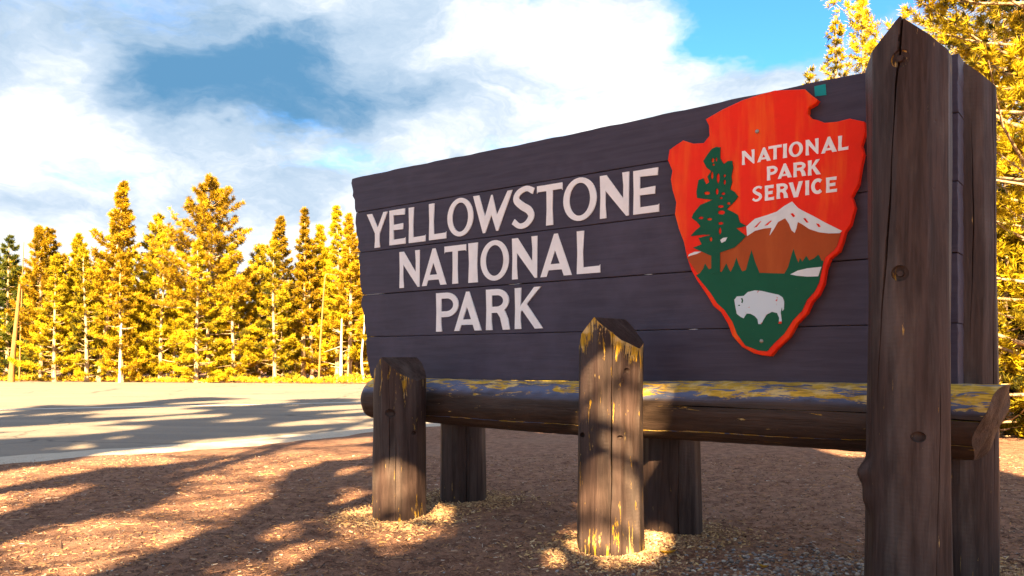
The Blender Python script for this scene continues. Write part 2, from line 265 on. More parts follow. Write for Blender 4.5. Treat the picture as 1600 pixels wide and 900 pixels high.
LEFT=[(-2.859,2.616),(-2.831,2.495),(-2.815,2.376),(-2.807,2.252),(-2.783,2.17),(-2.767,2.01),(-2.751,1.86),(-2.728,1.594),(-2.692,1.461),(-2.684,1.313),(-2.626,.977)]

# ------------------------------------------------------------ ground, road
SO = Vector((0.556, 4.48, 0.0)); TH = R(38); SC, SS = math.cos(TH), math.sin(TH)
def sgn(s, n): return (SO.x + s*SC + n*SS, SO.y - s*SS + n*SC)          # sign frame -> world xy
POSTS = [(-1.877, .185), (-.116, .185), (1.487, .18), (-1.926, .93), (-.099, .93), (1.572, .93)]
PW = [sgn(*p) for p in POSTS]
def gz(x, y):
    x = np.asarray(x, float); y = np.asarray(y, float)
    near = np.exp(-(((x)**2 + (y - 5)**2)/30.0)**2)
    z = near*(0.010*np.sin(2.1*x + 1.3*y) + 0.008*np.sin(5.3*x - 3.1*y + 1) + 0.005*np.sin(11*x + 7*y) + 0.004*np.sin(17*y - 9*x))
    for px, py in PW:
        d2 = (x - px)**2 + (y - py)**2
        z = z + 0.016*np.exp(-d2/(2*0.27**2))
    return z
def axis(parts):
    return np.unique(np.concatenate([np.linspace(a, b, n) for a, b, n in parts]).round(4))
gx = axis([(-2500, -60, 12), (-60, -9, 30), (-9, -4, 60), (-4, 4, 130), (4, 9, 50), (9, 60, 30), (60, 2500, 12)])
gy = axis([(-800, -30, 8), (-30, 2, 40), (2, 8, 105), (8, 14, 60), (14, 60, 40), (60, 4000, 14)])
X, Y = np.meshgrid(gx, gy); Z = gz(X, Y)
V = np.stack([X.ravel(), Y.ravel(), Z.ravel()], 1)
nx, ny = len(gx), len(gy)
I = (np.arange(ny - 1)[:, None]*nx + np.arange(nx - 1)[None, :]).ravel()
g = link('ground', np_mesh('ground', V, np.stack([I, I + 1, I + nx + 1, I + nx], 1), True), M['ground']); tag(g, kind='structure')

def spline(pts, n):
    """Catmull-Rom through 2D/3D points"""
    P = np.array(pts, float); P = np.vstack([2*P[0] - P[1], P, 2*P[-1] - P[-2]]); out = []
    for i in range(1, len(P) - 2):
        for t in np.linspace(0, 1, n, endpoint=False):
            a, b_, c, d = P[i-1], P[i], P[i+1], P[i+2]
            out.append(0.5*((2*b_) + (c - a)*t + (2*a - 5*b_ + 4*c - d)*t*t + (3*b_ - a - 3*c + d)*t**3))
    out.append(P[-2]); return np.array(out)
def ribbon(name, A, B, z, mat, rows=1):
    A = np.asarray(A); B = np.asarray(B); n = len(A); Vs = []
    for k in range(rows + 1):
        q = A + (B - A)*k/rows; Vs.append(np.column_stack([q, np.full(n, z if np.isscalar(z) else z[k])]))
    V_ = np.vstack(Vs); F_ = []
    for k in range(rows):
        for i in range(n - 1): F_.append((k*n + i, k*n + i + 1, (k+1)*n + i + 1, (k+1)*n + i))
    return link(name, np_mesh(name, V_, F_, True), mat)
rng = np.random.default_rng(5)
near_edge = spline([(-60, -34), (-22, -6), (-9.2, 5.4), (-5.76, 9.0), (-4.43, 10.34), (-3.42, 11.2), (-2.2, 13.0), (0.4, 16.2), (6, 20.5), (16, 24.5), (60, 33)], 24)
far_edge = spline([(-95, 44), (-60, 42.6), (-40, 41.2), (-24.9, 38.8), (-16, 36.8), (-7.85, 35.06), (0, 33.9), (6, 33.6), (16, 34.6), (30, 38), (60, 46)], 24)
def resample(P, n):
    d = np.concatenate([[0], np.cumsum(np.linalg.norm(np.diff(P, axis=0), axis=1))]); q = np.linspace(0, d[-1], n)
    return np.column_stack([np.interp(q, d, P[:, 0]), np.interp(q, d, P[:, 1])])
near_edge = resample(near_edge, 900); far_edge = resample(far_edge, 900)
road = ribbon('road', near_edge, far_edge, 0.010, M['asphalt'], 24); tag(road, kind='structure')
def offset(P, d):
    T = np.gradient(P, axis=0); T /= np.linalg.norm(T, axis=1)[:, None]
    return P + np.column_stack([T[:, 1], -T[:, 0]])*d
ii = np.arange(len(near_edge))
wdt = 0.62 + 0.09*np.sin(ii*0.21) + 0.06*np.sin(ii*0.77 + 1) + rng.normal(0, 0.022, len(ii)); win = 0.16 + 0.06*np.sin(ii*0.33) + 0.04*np.sin(ii*1.1) + rng.normal(0, 0.02, len(ii))
ov = offset(near_edge, 1.0) - near_edge; ve = near_edge + ov*wdt[:, None]
verge = ribbon('road_shoulder', near_edge - ov*win[:, None], ve, (0.012, 0.015, -0.006), M['strip'], 2); tag(verge, kind='structure')
lm = spline([(-60, -2), (-30, 9.2), (-11.19, 17.49), (-6.5, 19.3), (-3.63, 20.6), (2, 23.2), (12, 27.0), (60, 38)], 20)
line = ribbon('road_edge_line', offset(lm, 0.07), offset(lm, -0.07), 0.015, M['line']); tag(line, kind='structure')

# ------------------------------------------------------------ the park sign
sign = link('park_sign', None, loc=SO); sign.empty_display_size = 0.3; sign.rotation_euler = (0, 0, -TH)
tag(sign, 'large brown wooden park entrance sign with white lettering and red arrowhead emblem', 'sign')

def outline_mesh(name, loops, y0, y1, bev=0.0, res=0):
    """flat outline with holes, in (x,z), filled and extruded from y0 (front) to y1"""
    cu = bpy.data.curves.new(name, 'CURVE'); cu.dimensions = '2D'; cu.fill_mode = 'BOTH'
    for lp in loops:
        sp = cu.splines.new('POLY'); sp.points.add(len(lp) - 1); sp.use_cyclic_u = True
        for q, (a, b_) in zip(sp.points, lp): q.co = (a, b_, 0, 1)
    cu.extrude = abs(y1 - y0)/2 - bev; cu.bevel_depth = bev; cu.bevel_resolution = res; cu.offset = -bev
    ob = bpy.data.objects.new(name, cu); COL.objects.link(ob)
    me = bpy.data.meshes.new_from_object(ob.evaluated_get(bpy.context.evaluated_depsgraph_get()))
    bpy.data.objects.remove(ob); bpy.data.curves.remove(cu)
    # curve (x, y, z) -> (x, -z + mid, y)
    co = np.zeros(len(me.vertices)*3, dtype=np.float32); me.vertices.foreach_get('co', co); co = co.reshape(-1, 3)
    me.vertices.foreach_set('co', np.stack([co[:, 0], (y0 + y1)/2 - co[:, 2], co[:, 1]], 1).ravel().astype(np.float32))
    me.polygons.foreach_set('use_smooth', np.full(len(me.polygons), False)); me.update(); me.name = name; me.materials.clear()
    return me

# --- planks
NB, BT = 0.57, 0.155
LEFT.sort(key=lambda q: q[1])
lz = [q[1] for q in LEFT]; ls = [q[0] for q in LEFT]
PZ = [(0.985, 1.3185), (1.3225, 1.6645), (1.6695, 2.0165), (2.0215, 2.3535), (2.3575, 2.645)]
END = 1.628
rng = np.random.default_rng(11)
for k, (z0, z1) in enumerate(PZ):
    top = k == 4
    loop = []
    zs = np.linspace(z0, z1, 9)
    for z in zs:                                                     # rough hewn left end, bottom to top
        loop.append((float(np.interp(z, lz, ls)) + rng.normal(0, 0.006) + (0.018 if z in (zs[0], zs[-1]) else 0), z))
    xs = np.linspace(loop[-1][0] + 0.05, END - 0.05, 60)
    for x in xs: loop.append((x, z1 + ((0.004*math.sin(x*2.1) + 0.0022*math.sin(x*13.7 + 1) + 0.0012*math.sin(x*29)) if top else 0.0006*math.sin(x*9 + k))))
    for z in zs[::-1]: loop.append((END + rng.normal(0, 0.0015), z))
    for x in xs[::-1]: loop.append((x, z0 + 0.0006*math.sin(x*7 + k) + (0.02*(x + 2.6)/4.2 if k == 0 else 0)))
    dn = (0.0, 0.003, -0.001, 0.002, 0.0)[k]
    o = link('plank', outline_mesh('plank', [loop], NB + dn, NB + BT + dn, 0.004, 1), M['plank'], sign)
# --- chips of white paint along the joints
def strip_chip(x0, x1, z, col):
    bm = bmesh.new(); n = 8
    up = []; lo = []
    for i in range(n + 1):
        x = x0 + (x1 - x0)*i/n; e = 0.0022*math.sin(math.pi*i/n)*(0.6 + 0.4*random.random())
        up.append(bm.verts.new((x, NB - 0.0045, z + e))); lo.append(bm.verts.new((x, NB - 0.0045, z - e*0.5 - 0.0008)))
    for i in range(n): bm.faces.new((lo[i], lo[i+1], up[i+1], up[i]))
    bmesh.ops.solidify(bm, geom=bm.faces[:], thickness=-0.006)
    return link('paint_chip', bm_mesh('paint_chip', bm), col, sign)
random.seed(4)
for x0, x1, z in [(-2.68, -2.45, 1.667), (-1.18, -1.06, 1.667), (-.10, -.04, 1.667), (.20, .26, 1.3205)]:
    strip_chip(x0, x1, z, M['white'] if z < 2 else M['grey'])

# --- letters
def ell(cx, cy, rx, ry, n=36, a0=0, a1=360):
    return [(cx + rx*math.cos(R(a)), cy + ry*math.sin(R(a))) for a in np.linspace(a0, a1, n, endpoint=(a1 - a0) < 359)]
def stroke(pts, wd, n=7):
    P = spline(pts, n); W = spline([(v, 0) for v in wd], n)[:, 0]
    T = np.gradient(P, axis=0); T /= np.linalg.norm(T, axis=1)[:, None]; Nn = np.column_stack([-T[:, 1], T[:, 0]])
    A = P + Nn*W[:, None]; B = P - Nn*W[:, None]
    return [tuple(q) for q in A] + [tuple(q) for q in B[::-1]]
def glyph(c, w, h, t, a):
    m = w/2
    if c == 'Y': return [[(0, h), (1.15*t, h), (.53*w, .57*h), (w - .9*t, h), (w, h), (m + .55*t, .40*h), (m + .48*t, .2*h), (m + .62*t, 0), (m - .6*t, 0), (m - .46*t, .2*h), (m - .48*t, .42*h)]]
    if c == 'E': return [[(0, 0), (w, 0), (w, 1.2*a), (w - .1*t, 1.05*a), (.95*t, a), (.92*t, .5*h - a/2), (.84*w, .5*h - .55*a), (.86*w, .5*h + .6*a), (.92*t, .5*h + a/2), (.95*t, h - a), (.95*w, h - 1.15*a), (.97*w, h), (0, h), (.07*t, .5*h)]]
    if c == 'L': return [[(0, 0), (w, 0), (w, 1.25*a), (w - .12*t, 1.05*a), (t, a), (.93*t, .5*h), (1.1*t, h), (0, h), (.09*t, .5*h)]]
    if c == 'O': return [ell(m, h/2, m, h/2), ell(m, h/2, m - .92*t, h/2 - .8*a)[::-1]]
    if c == 'W': return [[(0, h), (1.1*t, h), (.31*w, .42*h), (.47*w, .96*h), (.50*w, .96*h), (.615*w, .42*h), (w - .8*t, h), (w, h), (.645*w, .02*h), (.60*w, .02*h), (.475*w, .45*h), (.315*w, 0), (.255*w, 0)]]
    if c == 'V': return [[(0, h), (1.1*t, h), (m, .3*h), (w - 1.1*t, h), (w, h), (m + .55*t, 0), (m - .55*t, 0)]]
    if c == 'T': return [[(0, h - 1.2*a), (.1*t, h - a), (m - .5*t, h - a), (m - .46*t, .4*h), (m - .56*t, 0), (m + .56*t, 0), (m + .46*t, .4*h), (m + .5*t, h - a), (w - .1*t, h - a), (w, h - 1.2*a), (w, h), (0, h)]]
    if c == 'I': return [[(0, 0), (w, 0), (.92*w, .45*h), (w, h), (0, h), (.08*w, .5*h)]]
    if c == 'N': return [[(0, 0), (.95*t, 0), (.80*t, .3*h), (.82*t, .64*h), (w - .42*t, 0), (w - .06*t, 0), (w - .04*t, .5*h), (w, h), (w - .95*t, h), (w - .80*t, .7*h), (w - .82*t, .40*h), (.95*t, h), (0, h), (.08*t, .5*h)]]
    if c == 'A':
        sl = (m - .28*t)/h; l0, r0 = .95*t, w - 1.2*t; y2 = (r0 - l0)/(2*sl)*.97
        return [[(0, 0), (l0, 0), (l0 + .15*h*sl, .15*h), (r0 - .15*h*sl, .15*h), (r0, 0), (w, 0), (m + .28*t, h), (m - .28*t, h)],
                [(l0 + .29*h*sl, .29*h), (m - .12*t, min(y2, .8*h)), (r0 - .29*h*sl, .29*h)]]
    if c in 'PR':
        b0 = .37 if c == 'P' else .42; cy = (1 + b0)/2*h; ry = (1 - b0)/2*h; bw = w if c == 'P' else .96*w; cx = .48*bw
        hole = [(t, cy - ry + a)] + ell(cx, cy, bw - cx - .92*t, ry - a, 12, -88, 88) + [(t, cy + ry - a)]
        if c == 'P': out = [(0, 0), (1.08*t, 0), (.95*t, .2*h), (.95*t, b0*h)] + ell(cx, cy, bw - cx, ry, 16, -88, 88) + [(0, h), (.08*t, .5*h)]
        else: out = [(0, 0), (1.08*t, 0), (.95*t, .2*h), (.95*t, b0*h), (.48*w, b0*h), (.60*w, .30*h), (w - 1.15*t, 0), (w, 0), (.93*w, .26*h), (.80*w, .45*h)] + ell(cx, cy, bw - cx, ry, 14, -52, 88) + [(0, h), (.08*t, .5*h)]
        return [out, hole[::-1]]
    if c == 'K': return [[(0, 0), (1.08*t, 0), (.95*t, .2*h), (.95*t, .40*h), (1.2*t, .46*h), (w - 1.25*t, 0), (w, 0), (1.95*t, .60*h), (.93*w, h), (.93*w - 1.05*t, h), (.95*t, .56*h), (1.05*t, h), (0, h), (.08*t, .5*h)]]
    if c == 'S':
        q = t*(.46 if t/h < .2 else .40)
        P = [(.90*w, .87*h), (.62*w, .955*h), (.30*w, .88*h), (.19*w, .72*h), (.42*w, .56*h), (.72*w, .42*h), (.80*w, .26*h), (.60*w, .10*h), (.32*w, .075*h), (.07*w, .20*h)]
        return [stroke(P, [q*.9, q*.75, q*.9, q, q*1.1, q*1.1, q, q*.85, q*.75, q*.85])]
    if c == 'C':
        q = t*.46
        return [stroke([(m + (m - q)*math.cos(R(d))*1.05, h/2 + (h/2 - q)*math.sin(R(d))) for d in (48, 80, 115, 150, 180, 210, 245, 280, 312)], [q]*9)]
def letters(rows, y0, y1, parent, tf, af):
    for row in rows:
        for c, s0, s1, z0, z1 in row:
            h = z1 - z0; wd = s1 - s0
            lo = [[(s0 + x, z0 + y) for x, y in lp] for lp in glyph(c, wd, h, tf*h, af*h)]
            me = outline_mesh('letter', lo, y0, y1)
            link('letter', me, M['white'], parent)
letters(ROWS, NB - 0.006, NB + 0.006, sign, 0.185, 0.15)

# --- arrowhead emblem
emb = link('arrowhead_emblem', outline_mesh('arrowhead_emblem', [ARROW], 0.520, 0.569, 0.007, 2), M['red'], sign)
emb['label'] = 'red arrowhead plaque with pine, snowy mountain and white bison'
def piece(name, loops, y, mat):
    return link(name, outline_mesh(name, loops, y, 0.526), M[mat], emb)
piece('mountain', [MTN], 0.5172, 'tan')
piece('snowcap', [SNOW] + [h[::-1] for h in SNOWH], 0.5148, 'snow')
piece('snowy_hill', [HILL], 0.5148, 'snow')
piece('meadow', [MEADOW], 0.5156, 'green')
piece('pine_motif', [TREE] + TREEH, 0.5128, 'green')
piece('white_patch', [TREEPATCH], 0.5116, 'snow')
piece('lake', [LAKE], 0.5134, 'snow')
piece('bison_motif', [BISON] + BISH, 0.5134, 'bison')
piece('hoof', [HOOF], 0.5122, 'rim')
letters(SMALL, 0.5155, 0.526, emb, 0.235, 0.19)
for sx, sz_ in SCREW:
    bm = bmesh.new(); bmesh.ops.create_uvsphere(bm, u_segments=16, v_segments=8, radius=0.012)
    bmesh.ops.scale(bm, vec=(1, 0.55, 1), verts=bm.verts); bmesh.ops.translate(bm, vec=(sx, 0.517, sz_), verts=bm.verts)
    link('screw', bm_mesh('screw', bm, 40), M['steel'], emb)
link('tape_square', outline_mesh('tape_square', [STICK], NB - 0.003, NB + 0.004), M['teal'], sign)

# --- posts
def make_post(cs, cn, r, peak, slope, cracks, holes, seed, bumps=(), top_wear=1.0, ridge_tilt=0.0, base_wear=0.02, slant=None):
    rnd = random.Random(seed); npr = np.random.default_rng(seed)
    base = list(np.linspace(-math.pi, math.pi, 88, endpoint=False)); cols = [(p, 0.0, 0.0) for p in base]
    for a0, z0, z1, wmm, dep in cracks:
        cols = [c for c in cols if abs(c[0] - a0) > 0.035]
        for off, d in ((-1.0, 0), (-0.45, .75), (0, 1), (0.45, .75), (1.0, 0)): cols.append((a0, off, d))
        cols += [(a0 - 0.03, 0, 0), (a0 + 0.03, 0, 0)]
    cols.sort(key=lambda c: (c[0], c[1])); cr = {c[0]: c for c in cracks}
    zs = np.arange(-0.12, peak + 0.06, 0.022); fac = 9 + rnd.randint(0, 2); offa = rnd.random()*6
    flat = [rnd.uniform(0.5, 1.0) for _ in range(fac)]
    ph = [rnd.uniform(0, 6.28) for _ in range(6)]
    bm = bmesh.new(); rows = []; lay = bm.verts.layers.float.new('wear')
    for z in zs:
        row = []
        wander = {a: 0.035*math.sin(z*2.3 + ph[0] + a) + 0.018*math.sin(z*6.1 + ph[1]) + 0.006*math.sin(z*19 + ph[2]) for a in cr}
        for a, off, d in cols:
            ang = a + sum(wv*math.exp(-((a - a0)/0.22)**2) for a0, wv in wander.items())
            if slant: ang += slant[1]*(z - slant[2])*math.exp(-((a - slant[0])/0.9)**2)
            inset = 0.0
            if a in cr and (off or d):
                _, z0, z1, wmm, dep = cr[a]
                u = (z - z0)/(z1 - z0); k = max(0.0, min(1, 6*u, 6*(1 - u))) if 0 < u < 1 else 0
                k *= 0.65 + 0.35*math.sin(z*7 + ph[3])
                ang += off*(wmm*k + 0.0006)/r; inset = d*dep*k
            ts = (ang + offa) % (2*math.pi); fi = int(ts/(2*math.pi/fac)) % fac; loc = (ts % (2*math.pi/fac)) - math.pi/fac
            pr = math.cos(math.pi/fac)/math.cos(loc)*(1 + 0.5*(1 - math.cos(math.pi/fac)))
            rr = r*(1 + (pr - 1)*flat[fi]*1.2)*(1.0 + 0.035*max(0, 1 - z/0.7) - 0.012*z)
            rr += 0.0045*math.sin(2*ang + z*1.7 + ph[4]) + 0.003*math.sin(3*ang - z*3.1 + ph[5])
            rr += 0.004*mnoise.noise(Vector((math.sin(ang)*3, math.cos(ang)*3, z*2.5 + seed)))
            for ba, bz, bh, bw, bv in bumps:
                rr += bh*math.exp(-(((ang - ba)*r/bw)**2) - ((z - bz)/bv)**2)
            x = cs + (rr - inset)*math.sin(ang); y = cn - (rr - inset)*math.cos(ang)
            v = bm.verts.new((x, y, z))
            edge = peak - slope*abs(x - cs) - z
            v[lay] = base_wear + max(0.0, 1 - edge/0.15)*0.27*top_wear + max(0, 0.22 - z)*0.9
            row.append(v)
        rows.append(row)
    n = len(cols)
    for i in range(len(rows) - 1):
        for j in range(n): bm.faces.new((rows[i][j], rows[i][(j+1) % n], rows[i+1][(j+1) % n], rows[i+1][j]))
    bm.faces.new(rows[0][::-1]); bm.faces.new(rows[-1])
    for sg in (-1, 1):
        nrm = Vector((sg*slope, ridge_tilt, 1)).normalized()
        res = bmesh.ops.bisect_plane(bm, geom=bm.verts[:] + bm.edges[:] + bm.faces[:], plane_co=(cs + sg*0.004, cn, peak), plane_no=nrm, clear_outer=True)
        ed = [e for e in res['geom_cut'] if isinstance(e, bmesh.types.BMEdge) and e.is_boundary]
        bmesh.ops.triangle_fill(bm, edges=ed, use_beauty=True)
    for v in bm.verts:
        if v[lay] < 0.3 and v.co.z > 0.5 and abs(peak - slope*abs(v.co.x - cs) - v.co.z) < 0.004: v[lay] = 0.12*top_wear
    bmesh.ops.recalc_face_normals(bm, faces=bm.faces[:])
    o = link('post', bm_mesh('post', bm), M['post'], sign)
    if holes:
        hb = bmesh.new()
        for a, z, hr, dep, kind in holes:
            d = Vector((math.sin(a), -math.cos(a), 0)); c = Vector((cs, cn, z)) + d*(r + (0.004 if kind == 'bore' else -0.006))
            q = d.to_track_quat('Z', 'Y').to_matrix().to_4x4()
            if kind == 'bore':
                bmesh.ops.create_cone(hb, cap_ends=True, segments=28, radius1=hr, radius2=hr, depth=dep*2, matrix=Matrix.Translation(c) @ q)
            else:
                bmesh.ops.create_icosphere(hb, subdivisions=2, radius=1, matrix=Matrix.Translation(c) @ q @ Matrix.Diagonal((hr, hr*0.75, dep, 1)))
        ho = link('cutter', bm_mesh('cutter', hb), None, sign)
        md = o.modifiers.new('b', 'BOOLEAN'); md.operation = 'DIFFERENCE'; md.object = ho; md.solver = 'MANIFOLD'
        n0 = len(o.data.polygons); best = None
        for sv, us in (('MANIFOLD', False), ('EXACT', True), ('EXACT', False), ('FLOAT' if 'FLOAT' in md.bl_rna.properties['solver'].enum_items else 'FAST', False)):
            md.solver = sv; md.use_self = us; bpy.context.view_layer.update()
            me = bpy.data.meshes.new_from_object(o.evaluated_get(bpy.context.evaluated_depsgraph_get()))
            if len(me.polygons) > n0 + 8: best = me; break
        o.modifiers.clear()
        if best: o.data = best
        bpy.data.objects.remove(ho)
        for a, z, hr, dep, kind in holes:
            if kind != 'bore': continue
            d = Vector((math.sin(a), -math.cos(a), 0)); c = Vector((cs, cn, z)) + d*(r + 0.004 - dep + 0.006)
            b2 = bmesh.new(); q = d.to_track_quat('Z', 'Y').to_matrix().to_4x4()
            bmesh.ops.create_cone(b2, cap_ends=True, segments=18, radius1=0.016, radius2=0.013, depth=0.02, matrix=Matrix.Translation(c) @ q)
            bo = link('bolt', bm_mesh('bolt', b2, 35), M['post'], o)
    o.data.polygons.foreach_set('use_smooth', np.full(len(o.data.polygons), True)); o.data.set_sharp_from_angle(angle=R(32))
    return o
A_ = R
make_post(-1.877, .185, .183, 1.150, .92, [(A_(22), .32, 1.25, .0035, .03), (A_(38), -.2, .62, .0022, .02)], [(A_(23), .76, .042, .036, 'knot'), (A_(78), .62, .02, .02, 'knot')], 1, top_wear=0.9, base_wear=0.09)
make_post(-.116, .185, .187, 1.378, .92, [(A_(33), -.2, 1.5, .0042, .04), (A_(75), .1, .9, .002, .02)], [(A_(-28), .705, .024, .02, 'knot'), (A_(62), 1.075, .024, .018, 'knot'), (A_(48), .70, .018, .02, 'knot')], 2, top_wear=1.5, base_wear=0.155)
make_post(1.487, .18, .180, 2.672, .90, [(A_(0), .95, 2.9, .0062, .05), (A_(-46), .1, 2.6, .0022, .02), (A_(62), .05, 1.1, .002, .02)],
          [(A_(0), 2.485, .040, .022, 'bore'), (A_(0), 1.526, .036, .028, 'bore'), (A_(24), .80, .034, .03, 'knot'), (A_(52), 2.2, .016, .010, 'knot'), (A_(48), 1.9, .012, .010, 'knot')], 3, bumps=[(A_(-62), .615, .055, .05, .06), (A_(-60), .50, .03, .05, .06)], top_wear=0.15, slant=(0.0, 0.42, 2.5))
make_post(-1.926, .925, .183, 1.05, .92, [(A_(50), -.2, .8, .003, .02)], [], 4, top_wear=0.6)
make_post(-.099, .925, .187, 1.30, .92, [(A_(40), -.2, .9, .003, .02)], [], 5, top_wear=0.6)
make_post(1.572, .925, .185, 2.70, .90, [(A_(70), .2, 2.6, .003, .02), (A_(28), 1.2, 2.4, .0022, .02)], [], 6, top_wear=0.15)

# --- rail log lying between the posts under the board
def make_log():
    bm = bmesh.new(); S0, S1 = -2.56, 1.90; cracks = [(R(-38), -2.4, 1.8, .0035, .03), (R(8), .1, 1.9, .005, .04), (R(-70), -1.2, 1.4, .002, .015)]
    base = [p for p in np.linspace(-math.pi, math.pi, 72, endpoint=False)]; cols = [(p, 0, 0) for p in base]
    for c in cracks:
        cols = [q for q in cols if abs(q[0] - c[0]) > 0.04]
        for off, d in ((-1.0, 0), (-.45, .75), (0, 1), (.45, .75), (1.0, 0)): cols.append((c[0], off, d))
        cols += [(c[0] - .035, 0, 0), (c[0] + .035, 0, 0)]
    cols.sort(key=lambda c: (c[0], c[1])); cr = {c[0]: c for c in cracks}
    lay = bm.verts.layers.float.new('wear'); rows = []; N = 170
    for i in range(N + 1):
        u = i/N; s = S0 + (S1 - S0)*u
        r = 0.166 + 0.019*u; cz = 0.815 + 0.027*u + 0.006*math.sin(s*2.1); cn = 0.555 + 0.004*math.sin(s*1.3)
        tip = min(1.0, (s - S0)/0.05 if u < .5 else 1.0); r *= 0.88 + 0.12*math.sqrt(max(0, tip))
        row = []
        for a, off, d in cols:                       # angle 0 = towards the viewer's side, +90 = up
            ang = a + sum((0.05*math.sin(s*1.9 + a0*3) + .02*math.sin(s*6.3 + a0))*math.exp(-((a - a0)/.25)**2) for a0 in cr)
            ins = 0
            if a in cr and (off or d):
                _, z0, z1, wmm, dep = cr[a]; q = (s - z0)/(z1 - z0); k = max(0., min(1, 7*q, 7*(1 - q))) if 0 < q < 1 else 0
                k *= .6 + .4*math.sin(s*4 + a*9); ang += off*(wmm*k + .0006)/r; ins = d*dep*k
            rr = r + .004*math.sin(3*ang + s*1.1) + .003*math.sin(5*ang - s*2.3) + .005*mnoise.noise(Vector((math.sin(ang)*2.5, math.cos(ang)*2.5, s*1.7)))
            rr += .0012*math.sin(s*46 + 3*math.sin(ang*4))
            x = s; y = cn - (rr - ins)*math.cos(ang); z = cz + (rr - ins)*math.sin(ang)
            # the near end is sawn off aslant
            x = min(x, 1.755 + 0.062*((z - cz)/r) + 0.028*((y - cn)/r) + 0.008*math.sin(ang*5) + 0.0001*i)
            v = bm.verts.new((x, y, z)); v[lay] = 0.07 if u < .55 else 0.07 + 0.03*min(1, (u - .55)/.2); row.append(v)
        rows.append(row)
    n = len(cols)
    for i in range(N):
        for j in range(n): bm.faces.new((rows[i][j], rows[i+1][j], rows[i+1][(j+1) % n], rows[i][(j+1) % n]))
    for row, sg in ((rows[0], -1), (rows[-1], 1)):
        prev = row; cx = sum((v.co for v in row), Vector())/n
        for kk in (.8, .55, .28):
            ring = []
            for v in row:
                p = cx.lerp(v.co, kk); p.x += sg*(0.018*(1 - kk) + 0.007*mnoise.noise(p*16)); nv = bm.verts.new(p); ring.append(nv)
            for j in range(n): bm.faces.new((prev[j], prev[(j+1) % n], ring[(j+1) % n], ring[j]))
            prev = ring
        bm.faces.new(prev)
    bmesh.ops.recalc_face_normals(bm, faces=bm.faces[:])
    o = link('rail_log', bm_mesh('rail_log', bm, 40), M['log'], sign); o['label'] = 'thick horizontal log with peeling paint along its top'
make_log()

# ------------------------------------------------------------ trees
KX, KY = LX/math.tan(R(EL)), LY/math.tan(R(EL))       # ground shift of a shadow per metre of height
def tuft_template(seed, blades, length, width, spread):
    r = np.random.default_rng(seed); V_ = []; F_ = []
    for i in range(blades):
        az = r.uniform(0, 2*math.pi); el = r.uniform(*spread); st = r.uniform(0.0, 0.55)
        d = np.array([math.sin(el)*math.cos(az), math.sin(el)*math.sin(az), math.cos(el)])
        sd = np.cross(d, r.normal(size=3)); sd /= np.linalg.norm(sd); L = length*r.uniform(.7, 1.1)
        b0 = np.array([0, 0, st*length]); k = len(V_)
        V_ += [b0 + d*L*.12 + sd*width*.8, b0 + d*L*.12 - sd*width*.8, b0 + d*L]
        F_ += [(k, k+1, k+2)]
    return np.array(V_), np.array(F_)
def frames(D, roll):
    D = D/np.linalg.norm(D, axis=1)[:, None]
    up = np.where(np.abs(D[:, 2:3]) > .95, np.array([[1., 0, 0]]), np.array([[0, 0, 1.]]))
    A = np.cross(up, D); A /= np.linalg.norm(A, axis=1)[:, None]; B = np.cross(D, A)
    c, s = np.cos(roll)[:, None], np.sin(roll)[:, None]
    return A*c + B*s, B*c - A*s, D
def scatter_mesh(name, tmpl, P, D, S, tint, rng, lit=None, loc=None):
    """copies of a template joined into one mesh with a tint per copy"""
    Tv, Tf = tmpl; n = len(P); k = len(Tv)
    A, B, C = frames(D, rng.uniform(0, 6.28, n))
    V_ = P[:, None, :] + S[:, None, None]*(Tv[None, :, 0:1]*A[:, None] + Tv[None, :, 1:2]*B[:, None] + Tv[None, :, 2:3]*C[:, None])
    F_ = (Tf[None] + (np.arange(n)*k)[:, None, None]).reshape(-1, 3)
    if lit is not None:                                # cut blades out of the crown so sun reaches the chosen patches
        q = V_.reshape(-1, 3); hit = lit(q[:, 0] + loc[0] + KX*q[:, 2], q[:, 1] + loc[1] + KY*q[:, 2])
        F_ = F_[~hit[F_].any(axis=1)]
    me = np_mesh(name, V_.reshape(-1, 3), F_)
    t = np.repeat(tint, k) + np.tile(np.linspace(-.06, .06, k), n)
    if len(me.vertices) == n*k: set_attr(me, 'tint', np.clip(t, 0, 1))
    return me
def tubes(name, lines, sides):
    """lines: list of (points(n,3), radii(n))"""
    V_ = []; F_ = []; base = 0
    ca = np.linspace(0, 2*math.pi, sides, endpoint=False)
    for P, r in lines:
        P = np.asarray(P, float); T = np.gradient(P, axis=0); A, B, _ = frames(T, np.zeros(len(P)))
        ring = P[:, None] + np.asarray(r)[:, None, None]*(A[:, None]*np.cos(ca)[None, :, None] + B[:, None]*np.sin(ca)[None, :, None])
        V_.append(ring.reshape(-1, 3)); n = len(P)
        i = np.arange(n - 1)[:, None]*sides; j = np.arange(sides)[None, :]; j2 = (j + 1) % sides
        F_.append((base + np.stack([i + j, i + j2, i + sides + j2, i + sides + j], -1)).reshape(-1, 4)); base += n*sides
    return np_mesh(name, np.vstack(V_), np.vstack(F_), True)
FAR_T = [tuft_template(s, 10, .17, .024, (.25, 1.25)) for s in (1, 2, 3)]
NEAR_T = [tuft_template(s, 22, .085, .0065, (.35, 1.25)) for s in (4, 5, 6)]
MID_T = [tuft_template(s, 11, .14, .019, (.3, 1.2)) for s in (14, 15, 16)]
SHADE_T = [tuft_template(s, 10, .46, .13, (.2, 1.45)) for s in (7, 8, 9)]
